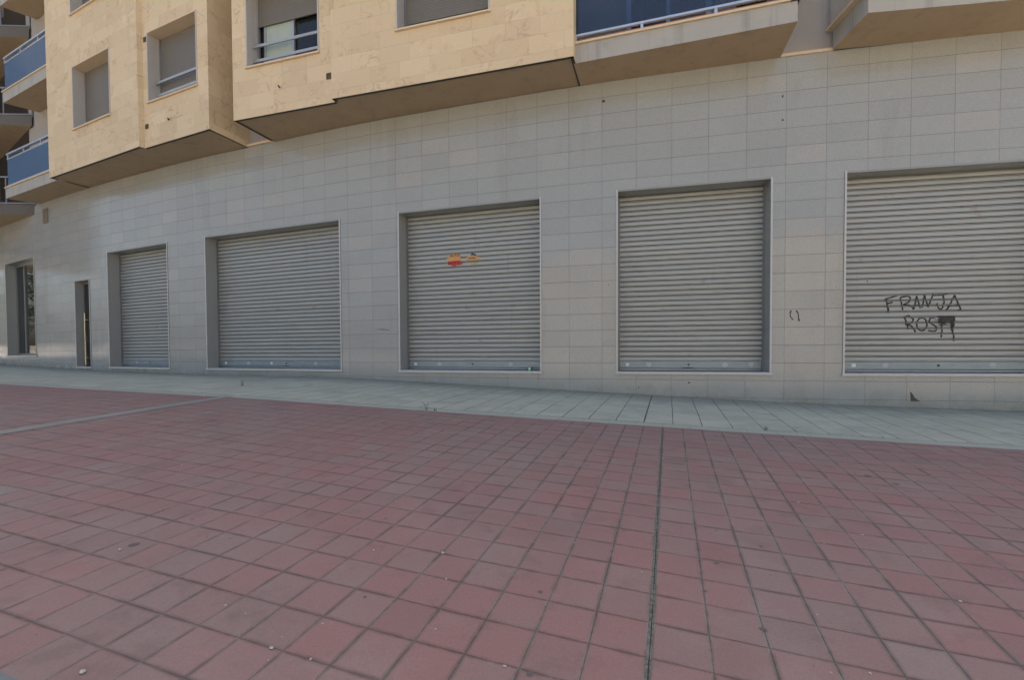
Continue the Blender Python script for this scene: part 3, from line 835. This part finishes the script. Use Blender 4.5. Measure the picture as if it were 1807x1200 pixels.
# recessed rendered wall between the bays, with a pale coping at its foot
mb = MB()
for xa, xb in ((-15.45, -12.25), (A4[0] - .05, B1w[0] + .05), (1.3, 13.)):
    n = max(1, int((xb - xa) / 1.0))
    mb = MB()
    for k in range(n): wq(xa + (xb - xa) * k / n, xa + (xb - xa) * (k + 1) / n, ZS, TOP, mb, .06)
    part(mb.build('rendered_wall', M_STUC, merge=False))
mb = MB()
for xa, xb in ((A4[0] - .02, B1w[0] + .02), (4.44, 5.20)):
    a, c = (xa, wy(xa)), (xb, wy(xb)); L_ = math.hypot(c[0] - a[0], c[1] - a[1]); F = loc2(a, ((c[0] - a[0]) / L_, (c[1] - a[1]) / L_))
    mb = MB(); mb.box(F, 0, L_, -.03, .09, ZS - .002, ZS + .045)
    part(mb.build('wall_coping', M_COP, bevel=.003))

# ---- balconies
def balcony(front, back, z, label, rail='glass', fasc=M_FASC, hgt=.30, gap=.08):
    """front: plan polyline of the outer edge; back: the return along the wall"""
    mb = MB(); mb.prism(list(front) + list(back), z, z + hgt); 
    B = part(mb.build('balcony', [fasc])); B['label'] = label
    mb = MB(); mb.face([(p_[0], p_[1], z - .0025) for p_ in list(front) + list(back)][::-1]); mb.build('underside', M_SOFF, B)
    # coping around the outer edge
    mb = MB(); mt = MB(); mr = MB(); mp = MB(); mg = []
    for a, c in zip(front, front[1:]):
        L_ = math.hypot(c[0] - a[0], c[1] - a[1]); F = loc2(a, ((c[0] - a[0]) / L_, (c[1] - a[1]) / L_)); 
        mb.box(F, -.03, L_ + .03, -.035, .10, z + hgt + .001, z + hgt + .036)
        mt.box(F, 0, L_, .10, .20, z + hgt + .001, z + hgt + (.14 if gap > .1 else .05))
        if rail:
            zb_, zt_ = z + hgt + gap, z + hgt + gap + .82
            mr.box(F, 0, L_, .035, .075, zb_, zb_ + .035); mr.box(F, 0, L_, .035, .075, zt_, zt_ + .035)
            mr.box(F, 0, L_, .02, .09, zt_ + .13, zt_ + .18)
            n = max(1, round(L_ / 1.05))
            for k in range(n + 1):
                u_ = min(max(L_ * k / n, .025), L_ - .025); mp.box(F, u_ - .022, u_ + .022, .04, .07, z + hgt + .036, zb_); mp.box(F, u_ - .022, u_ + .022, .04, .07, zt_ + .035, zt_ + .13)
                if rail == 'dark': mp.box(F, u_ - .015, u_ + .015, .078, .10, zb_ + .035, zt_)
            g = MB(); g.box(F, 0, L_, .05, .06, zb_ + .035, zt_); mg.append(g)
    mb.build('coping', M_COP, B, bevel=.003); (mt.build('edge_tiles', M_TERRA, B) if rail else None)
    if rail:
        o0 = len(mr.v); mr.v += mp.v; mr.f += [tuple(q + o0 for q in f_) for f_ in mp.f]; mr.uv += mp.uv; mr.mi += mp.mi
        mr.build('railing', M_ALUB, B)
        for g in mg: g.build('glass_panel', M_GLASSD if rail == 'dark' else M_GLASSB, B)
    return B
CB = balcony([(1.06, 7.83), (4.21, 6.86), (4.46, 7.75)], [(1.3, 8.56)], ZS, 'long balcony with dark blue glass between the stone bay and the grey recess', 'dark', gap=.16)
# things behind the blue glass: sliding doors and blinds in the recessed wall
def wallfix(name, items, mat, parent, off=-.02):
    mb = MB()
    for (xa, xb, z0, z1, d) in items:
        a, c = (xa, wy(xa)), (xb, wy(xb)); L_ = math.hypot(c[0] - a[0], c[1] - a[1]); F = loc2(a, ((c[0] - a[0]) / L_, (c[1] - a[1]) / L_))
        mb.box(F, 0, L_, d, d + .04, z0, z1)
    return mb.build(name, mat, parent)
BB = wallfix('balcony_door', [(2.05, 2.13, 5.12, 7.4, -.02), (2.70, 2.76, 5.12, 7.4, -.02), (3.32, 3.40, 5.12, 7.4, -.02), (2.13, 2.70, 7.3, 7.4, -.02), (2.76, 3.32, 7.3, 7.4, -.02)], M_ALUB, None)
part(BB); BB['label'] = 'sliding balcony door behind the blue glass'
wallfix('roller_blind', [(2.76, 3.32, 5.25, 7.3, .0)], M_BLIND, BB); wallfix('pane', [(2.13, 2.70, 5.12, 7.3, .0)], simple('dark_pane', (.015, .02, .03), .08), BB)
mb = MB()
x_, y_ = 3.9, 7.35
mb.tube([(3.55, 7.6, 5.14), (3.75, 7.45, 5.7), (4.0, 7.2, 6.3)], .012, 6); mb.tube([(4.1, 7.5, 5.14), (3.8, 7.4, 5.8), (3.6, 7.3, 6.3)], .012, 6)
mb.tube([(3.62, 7.5, 5.5), (4.05, 7.4, 5.52)], .012, 6)
o_ = mb.build('clothes_airer', M_GAP); tag(o_, 'folding clothes airer standing on the blue glass balcony', 'clothes airer')
RBf = [(5.17, 7.50), (5.12, 6.70), (9.9, 6.10), (10.1, 6.75)]
RB = balcony(RBf, [(7.5, 7.15)], ZS, 'right-hand balcony with a solid rendered parapet, cut by the frame', None)
mb = MB()
a, c = RBf[1], RBf[2]; L_ = math.hypot(c[0] - a[0], c[1] - a[1]); F = loc2(a, ((c[0] - a[0]) / L_, (c[1] - a[1]) / L_))
mb.box(F, -.02, L_, -.012, .16, ZS + .30, ZS + 1.15); mb.build('parapet', simple('pale_render', (.40, .38, .34), .8, var=.06, streak=.2), RB)
a, c = RBf[0], RBf[1]; L_ = math.hypot(c[0] - a[0], c[1] - a[1]); F = loc2(a, ((c[0] - a[0]) / L_, (c[1] - a[1]) / L_))
mb = MB(); mb.box(F, .03, L_ - .10, .05, .06, ZS + .34, ZS + 2.2); mb.build('side_screen', M_GLASSD, RB)
bx_ = xs(29.0)
for k in range(3):
    balcony([(-15.63, 14.37), (-12.50, 12.84)], [(-12.3, 13.62), (-14.7, wy(-14.7) + .05), (-15.1, wy(-15.1) + .05)], ZS + FLH * k,
            ('lowest', 'middle', 'top')[k] + ' of the three blue glass balconies at the left end of the bay')
# wing further left: deep terraces with grey slabs
for k, zz_ in enumerate((4.55, 7.42, 10.25, 13.1)):
    mb = MB()
    pl = [(-15.55, wy(-15.55)), (-17.6, 15.05), (-21.5, 16.3), (-22.5, wy(-22.5) + .5), (-19, wy(-19) + .4)]
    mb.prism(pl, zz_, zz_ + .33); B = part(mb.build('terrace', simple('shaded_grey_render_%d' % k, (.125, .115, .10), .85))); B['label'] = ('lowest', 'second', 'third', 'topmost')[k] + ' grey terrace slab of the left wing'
    mb = MB(); mb.face([(q[0], q[1], zz_ - .0025) for q in pl][::-1]); mb.build('underside', M_SOFF, B)
    mb = MB()
    for a, c in zip(pl[:2], pl[1:3]):
        L_ = math.hypot(c[0] - a[0], c[1] - a[1]); F = loc2(a, ((c[0] - a[0]) / L_, (c[1] - a[1]) / L_))
        mb.box(F, 0, L_, .03, .07, zz_ + .36, zz_ + .40); mb.box(F, 0, L_, .03, .07, zz_ + 1.2, zz_ + 1.25)
        for q in range(int(L_ / .9) + 1): mb.box(F, q * .9, q * .9 + .03, .035, .065, zz_ + .33, zz_ + 1.21)
    mb.build('railing', M_FRAMED, B)
mb = MB()      # back of the terraces: dark, with one pale pier
a, c = (-15.45, wy(-15.45) + .06), (-26, wy(-26) + 2.0)
mb.prism([(-15.45, wy(-15.45) + .06), (-15.9, wy(-15.9) + .06), (-16.3, wy(-16.3) + 1.9), (-15.6, wy(-15.6) + 2.1)], ZS, TOP)
part(mb.build('pier', M_STUC))
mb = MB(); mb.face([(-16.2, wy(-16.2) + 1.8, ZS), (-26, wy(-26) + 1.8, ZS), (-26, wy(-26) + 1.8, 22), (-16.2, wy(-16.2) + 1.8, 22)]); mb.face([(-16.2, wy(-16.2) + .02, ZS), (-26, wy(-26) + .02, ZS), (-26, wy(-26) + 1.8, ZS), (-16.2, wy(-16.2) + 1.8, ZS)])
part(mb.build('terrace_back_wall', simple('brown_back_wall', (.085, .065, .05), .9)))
# mass of the block behind the facade (shades the street)
mb = MB()
fp = [(13, wy(13) + .35)] + [(x, wy(x) + (.9 if x > -15.5 else 2.6)) for x in (10, 6, 2, -2, -6, -10, -15, -16, -20, -25.5)] + [(-26, 34), (13, 34)]
mb.prism(fp[::-1], ZS + .02, TOP + 1.2); M_PLAIN = simple('plain_render', (.30, .26, .21), .9)
part(mb.build('upper_storeys', M_PLAIN)); mb = MB(); mb.prism(fp[::-1], -1.6, ZS - .6); part(mb.build('ground_storey_core', M_PLAIN))
mb = MB(); mb.prism([(-31, 14), (-24.6, 14), (-24.6, 26), (-31, 26)], ZS - .2, 22); part(mb.build('shading_wing', M_PLAIN))  # unseen wing added to shade the terraces
mb = MB(); mb.prism([(-24.6, 22.2), (-15.4, 17.9), (-15.4, 34), (-24.6, 34)], TOP + 1.2, 22); part(mb.build('added_top_mass', M_PLAIN))  # unseen mass added above the terraces, closes off sky and sun

# ------------------------------------------------------------------ things lying and sticking about
def solid(poly, F, d0, t_, name, mat, parent=None):
    mb = MB(); n = len(poly)
    f0 = [F(u_, d0, z_) for u_, z_ in poly]; f1 = [F(u_, d0 + t_, z_) for u_, z_ in poly]
    mb.face(f0); mb.face(f1[::-1])
    for k in range(n): mb.face([f0[k], f1[k], f1[(k + 1) % n], f0[(k + 1) % n]])
    return mb.build(name, mat, parent, merge=False)
def text(body, F, u, z, d, size, mat, parent, sx_=1.0, name='lettering'):
    cu = bpy.data.curves.new(name, 'FONT'); cu.body = body; cu.size = size; cu.extrude = 0; cu.offset = size * .018
    tmp = bpy.data.objects.new('tmp', cu); COL.objects.link(tmp); bpy.context.view_layer.update()
    me = bpy.data.meshes.new_from_object(tmp.evaluated_get(bpy.context.evaluated_depsgraph_get()))
    bpy.data.objects.remove(tmp)
    for v in me.vertices: v.co = Vector(F(u + v.co.x * sx_, d, z + v.co.y))
    me.materials.clear(); me.materials.append(mat); o_ = bpy.data.objects.new(name, me); COL.objects.link(o_); o_.parent = parent
    return o_
M_ORA = simple('orange_torn_paper', (.58, .30, .10), .7, var=.35, scale=40); M_REDP = simple('red_torn_paper', (.50, .045, .04), .7, var=.3, scale=40)
M_YEL = simple('yellow_torn_paper', (.50, .33, .06), .7, var=.3, scale=40); M_INK = simple('ink', (.035, .02, .015), .7)
S, F, L_, dep, zb = SHUT['S3']
def rag(poly, amp=.006, n=4):
    out = []
    for a, c in zip(poly, poly[1:] + poly[:1]):
        for k in range(n): out.append((a[0] + (c[0] - a[0]) * k / n + random.uniform(-amp, amp), a[1] + (c[1] - a[1]) * k / n + random.uniform(-amp, amp)))
    return out
P1 = solid(rag([(1.04, 2.014), (1.263, 2.010), (1.263, 1.872), (.955, 1.878), (.936, 1.921), (.990, 1.935), (1.035, 1.965)]), F, dep - .0065, .003, 'torn_sticker', M_ORA)
tag(P1, 'torn orange and red sticker with black figures, left of the two on the shutter', 'sticker', 'torn stickers on the shutter')
solid(rag([(.985, 1.868), (1.270, 1.866), (1.315, 1.79), (1.18, 1.775), (1.119, 1.741), (1.04, 1.79), (.977, 1.795)]), F, dep - .0065, .003, 'lower_piece', M_REDP, P1)
text('AUTOI', F, 1.03, 1.955, dep - .0072, .075, M_INK, P1, .95); text('616 57 8', F, .985, 1.80, dep - .0072, .072, M_INK, P1, .98)
P2 = solid(rag([(1.42, 1.935), (1.50, 1.955), (1.60, 1.935), (1.719, 1.900), (1.64, 1.872), (1.614, 1.863), (1.418, 1.875), (1.390, 1.83), (1.365, 1.872)]), F, dep - .0065, .003, 'torn_sticker', M_ORA)
tag(P2, 'ragged orange and yellow sticker remnant, right of the two on the shutter', 'sticker', 'torn stickers on the shutter')
solid(rag([(1.442, 1.800), (1.621, 1.822), (1.645, 1.786), (1.491, 1.765)]), F, dep - .0065, .003, 'lower_piece', M_YEL, P2)
solid(rag([(1.484, 1.965), (1.517, 2.005), (1.60, 1.965), (1.598, 1.945)]), F, dep - .0065, .003, 'top_piece', M_INK, P2)
text('vende', F, 1.43, 1.885, dep - .0072, .055, M_INK, P2, 1.2)

# green can lying on the sill
S, F, L_, dep, zb = SHUT['S3']
mb = MB(); c0 = F(2.70, .10, 0); c1 = F(2.825, .115, 0); z_ = -.375 + .034
ax = (Vector((c1[0], c1[1], 0)) - Vector((c0[0], c0[1], 0))); 
def along(t_): q = Vector((c0[0], c0[1], z_)) + ax * t_; return tuple(q)
mb.tube([along(t_) for t_ in (.0, .02, .10, .9, .97, 1.0)], [.024, .027, .033, .033, .028, .024], 20)
can = mb.build('drink_can', simple('green_can', (.015, .24, .07), .3, .5, .25, 30), smooth=False)
tag(can, 'small green drink can lying on the sill below the shutter with the torn stickers', 'can')
mb = MB(); mb.tube([along(-.012), along(.0)], [.022, .024], 20); mb.tube([along(1.0), along(1.012)], [.024, .022], 20); mb.build('lid', M_ALU, can)
mb = MB(); mb.tube([along(.35), along(.62)], [.0334, .0334], 20, caps=False); mb.build('label_band', M_WHITE, can)

# pebbles
def pebble_mesh():
    bm = bmesh.new(); bmesh.ops.create_icosphere(bm, subdivisions=2, radius=.007)
    for v in bm.verts:
        v.co *= random.uniform(.82, 1.18); v.co.z *= .55; v.co.x *= 1.35
    me = bpy.data.meshes.new('pebble'); bm.to_mesh(me); bm.free(); me.materials.append(M_PEB)
    for p_ in me.polygons: p_.use_smooth = True
    return me
M_PEB = simple('pale_limestone_chip', (.48, .45, .39), .8, var=.15, scale=60)
pm = [pebble_mesh() for _ in range(5)]
pebs = [(-1.4, 1.47, 1.6), (-1.95, 2.26, 1.4), (-2.12, 2.74, .8), (-2.09, 2.71, .7), (-1.16, 1.83, .8), (-1.05, 1.78, .6), (-.85, 1.59, 1.3), (-.69, 1.54, .9), (-.35, 2.27, 1.5), (-.7, 2.29, 1.0),
        (-.3, 2.04, .9), (-.03, 1.52, 1.0), (1.87, 2.99, 1.3), (1.94, 2.53, 1.2), (1.89, 1.92, 1.2), (3.02, 3.41, .9), (1.19, 1.51, .8), (1.06, 1.51, .7), (2.12, 2.35, .8), (-.75, 2.93, .8),
        (-4.63, 6.9, 2.0), (-1.21, 3.68, 1.2), (.74, 3.16, .8), (.87, 2.98, .8), (1.3, 3.95, .9), (.37, 4.3, 1.3), (-1.44, 3.32, .9), (.6, 2.12, .6), (-2.6, 3.6, 1.1), (-2.5, 4.4, 1.4), (-2.9, 5.0, 1.5), (1.6, 5.1, 1.2)]
for i, (x_, y_, sc_) in enumerate(pebs):
    o_ = bpy.data.objects.new('pebble', pm[i % 5]); COL.objects.link(o_)
    o_.location = (x_, y_, gnd(x_, y_) + .003 * sc_); o_.rotation_euler = (0, 0, random.uniform(0, 6)); o_.scale = (sc_ * .75,) * 3
    tag(o_, 'tiny pale stone chip lying loose on the paving', 'pebble', 'pale stone chips scattered on the paving')

# weeds in the joints
M_WEED = simple('dry_weed', (.085, .080, .035), .8, var=.3, scale=50)
def weed(x, y, h, n, label):
    mb = MB(); z = gnd(x, y)
    for k in range(n):
        a = random.uniform(0, 6.28); hh = h * random.uniform(.45, 1); sp_ = random.uniform(.1, .55) * hh
        b0 = (x + random.uniform(-.02, .02), y + random.uniform(-.01, .01), z)
        mid = (b0[0] + math.cos(a) * sp_ * .4, b0[1] + math.sin(a) * sp_ * .4, z + hh * .6); tip = (b0[0] + math.cos(a) * sp_, b0[1] + math.sin(a) * sp_, z + hh)
        mb.tube([b0, mid, tip], [.0025, .002, .001], 4)
        for q in range(3):
            t_ = random.uniform(.3, 1); c = Vector(b0).lerp(Vector(tip), t_); d = Vector((random.uniform(-1, 1), random.uniform(-1, 1), random.uniform(0, .6))) * hh * .14
            s2 = Vector((-d.y, d.x, .0)) * .35; mb.face([c, c + d * .5 + s2, c + d, c + d * .5 - s2])
    tag(mb.build('weed', M_WEED, merge=False), label, 'weed', 'dry weeds in the paving joints')
weed(-4.87, 8.28, .12, 7, 'dry weed standing on the grey pavement in front of the widest shutter')
weed(-1.12, 6.02, .15, 4, 'thin dry stalks in the kerb joint in front of the shutter with torn stickers')
weed(-1.0, kerb(-.4), .05, 6, 'low dry tuft in the kerb joint right of the thin stalks')
weed(5.75, kerb(5.75), .07, 9, 'low reddish tuft in the kerb joint at the right edge')
weed(2.85, kerb(2.85), .05, 7, 'tiny tuft in the kerb joint in front of the plain shutter')

def joint_line(fn, w_, xa, xb, name, par=None):
    mb = MB(); x = xa; ph = random.random() * 9
    while x < xb:
        x2 = x + .05; ww = [w_ * (.35 + .65 * abs(math.sin(q * 3.1 + ph) * math.cos(q * 7.7 + ph))) for q in (x, x2)]
        pts = [(x, fn(x) - ww[0]), (x2, fn(x2) - ww[1]), (x2, fn(x2) + ww[1] * .4), (x, fn(x) + ww[0] * .4)]
        mb.face([(a, c, gnd(a, c) + .0015) for a, c in pts]); x = x2
    tag(mb.build(name, M_SOIL), kind='structure')
M_SOIL = simple('dark_joint_soil', (.085, .080, .062), .95, var=.4, scale=14)
joint_line(lambda x: kerb(x), .010, -12, 9, 'kerb_joint'); joint_line(lambda x: wy(x), .030, -22, 10, 'wall_foot_joint'); joint_line(lambda x: kerb(x) - KW, .006, -12, 9, 'red_edge_joint')

# leaf litter and joint moss along the kerb and wall foot
mb = MB()
def fleck(x, y, s_, lift=.002):
    z = gnd(x, y) + lift; a = random.uniform(0, 6.28)
    mb.face([(x + s_ * math.cos(a + q) * k, y + s_ * math.sin(a + q) * k, z + random.uniform(0, .006)) for q, k in ((0, 1), (1.3, .5), (3.1, 1), (4.6, .45))])
for k in range(420):
    x = random.uniform(-10, 7)
    if noise_gate := (math.sin(x * 2.1) + math.sin(x * 5.3 + 1) > .1): fleck(x, kerb(x) + random.gauss(0, .012), random.uniform(.004, .014))
for k in range(260):
    x = random.uniform(-14, 7.5)
    if math.sin(x * 1.7) + math.sin(x * 4.1 + 2) > .2: fleck(x, wy(x) - abs(random.gauss(0, .03)) - .01, random.uniform(.005, .016))
for k in range(70): x = random.uniform(-6, 6); fleck(x, random.uniform(kerb(x), wy(x)), random.uniform(.004, .012))
for k in range(90): fleck(random.uniform(-5, 5), random.uniform(1.4, 4.5), random.uniform(.002, .005))
tag(mb.build('leaf_litter', M_WEED, merge=False), 'dry leaf crumbs and moss along the kerb joint and wall foot', 'leaf litter', kind='stuff')

# ------------------------------------------------------------------ across the street, behind and beside the camera (out of view, for reflections and bounce light)
M_OPP = simple('cream_bounce_render', (.54, .475, .37), .85, var=.08, scale=.4)  # for an unseen building added to throw warm sunlight onto the facade
OB = empty('bounce_building', (0, -34, -1.6)); tag(OB, 'long cream building added behind the viewer to bounce warm light', 'building')
mb = MB(); rows_ = [(x, x + 1.5, z, z + 1.5) for x in [2 + 3.4 * k for k in range(26)] for z in (.6, 3.7, 6.8)]
_, FO, _ = facade(mb, (45, -34), (-45, -34), -1.7, 10.4, rows_)
mb.prism([(45, -34.2), (-45, -34.2), (-45, -46), (45, -46)], -1.7, 10.3)
def bpart(o): o.parent = OB; o.matrix_parent_inverse = OB.matrix_world.inverted(); return o
bpy.context.view_layer.update()
bpart(mb.build('wall', M_OPP, merge=False))
mb = MB()
mb.face([(45, -34.1, -1.7), (-45, -34.1, -1.7), (-45, -34.1, 10.3), (45, -34.1, 10.3)])
bpart(mb.build('window_glass', simple('bounce_window_glass', (.05, .06, .07), .1)))  # panes of the added bounce building
mb = MB(); mb.prism([(45.3, -33.7), (45.3, -46.3), (-45.3, -46.3), (-45.3, -33.7)], 10.4, 10.75); bpart(mb.build('bounce_roof', M_OPP))
WLL = MB(); WLL.prism([(-62, 8), (-61.7, 8), (-61.7, 60), (-62, 60)], -.8, .75); WLL.prism([(-62.06, 8), (-61.64, 8), (-61.64, 60), (-62.06, 60)], .75, .84)  # added white wall, stands in for cars mirrored in the granite
tag(WLL.build('reflection_wall', simple('reflection_white', (.78, .76, .72), .8)), 'low white wall added far left for pale reflections in the granite', 'wall')
M_LEAF = simple('tree_leaves', (.062, .085, .030), .6, var=.35, scale=2); M_BARK = simple('bark', (.13, .095, .065), .9, var=.2, scale=8)
def tree(x, y, h, label):
    rnd = random.Random(int(x * 7 + y)); T = empty('street_tree', (x, y, -.75)); tag(T, label, 'tree', 'trees along the side street')
    mb = MB(); mb.tube([(0, 0, 0), (.05, .02, h * .25), (-.04, .05, h * .5), (.03, 0, h * .8)], [.17, .13, .10, .04], 8)
    for k in range(6):
        a = k * 1.05; z = h * (.35 + .07 * k); mb.tube([(0, 0, z), (math.cos(a) * h * .13, math.sin(a) * h * .13, z + h * .12), (math.cos(a) * h * .22, math.sin(a) * h * .22, z + h * .2)], [.06, .04, .015], 5)
    mb.build('trunk', M_BARK, T, merge=False)
    mb = MB(); cl = [Vector((rnd.gauss(0, h * .15), rnd.gauss(0, h * .15), h * rnd.uniform(.42, .98))) for _ in range(34)]
    for c in cl:
        for k in range(46):
            p_ = c + Vector((rnd.gauss(0, 1), rnd.gauss(0, 1), rnd.gauss(0, .8))) * h * .055
            a = Vector((rnd.uniform(-1, 1), rnd.uniform(-1, 1), rnd.uniform(-1, 1))).normalized() * .13; b_ = a.orthogonal().normalized() * .09
            mb.face([p_ - a, p_ + b_, p_ + a, p_ - b_])
    mb.build('crown', M_LEAF, T, merge=False)
tree(-47, 22, 7.5, 'tall leafy tree nearest the added white wall'); tree(-40, 27.5, 6.0, 'smaller leafy tree closest to the block'); tree(-55, 30, 8.5, 'tallest leafy tree farthest down the side street')
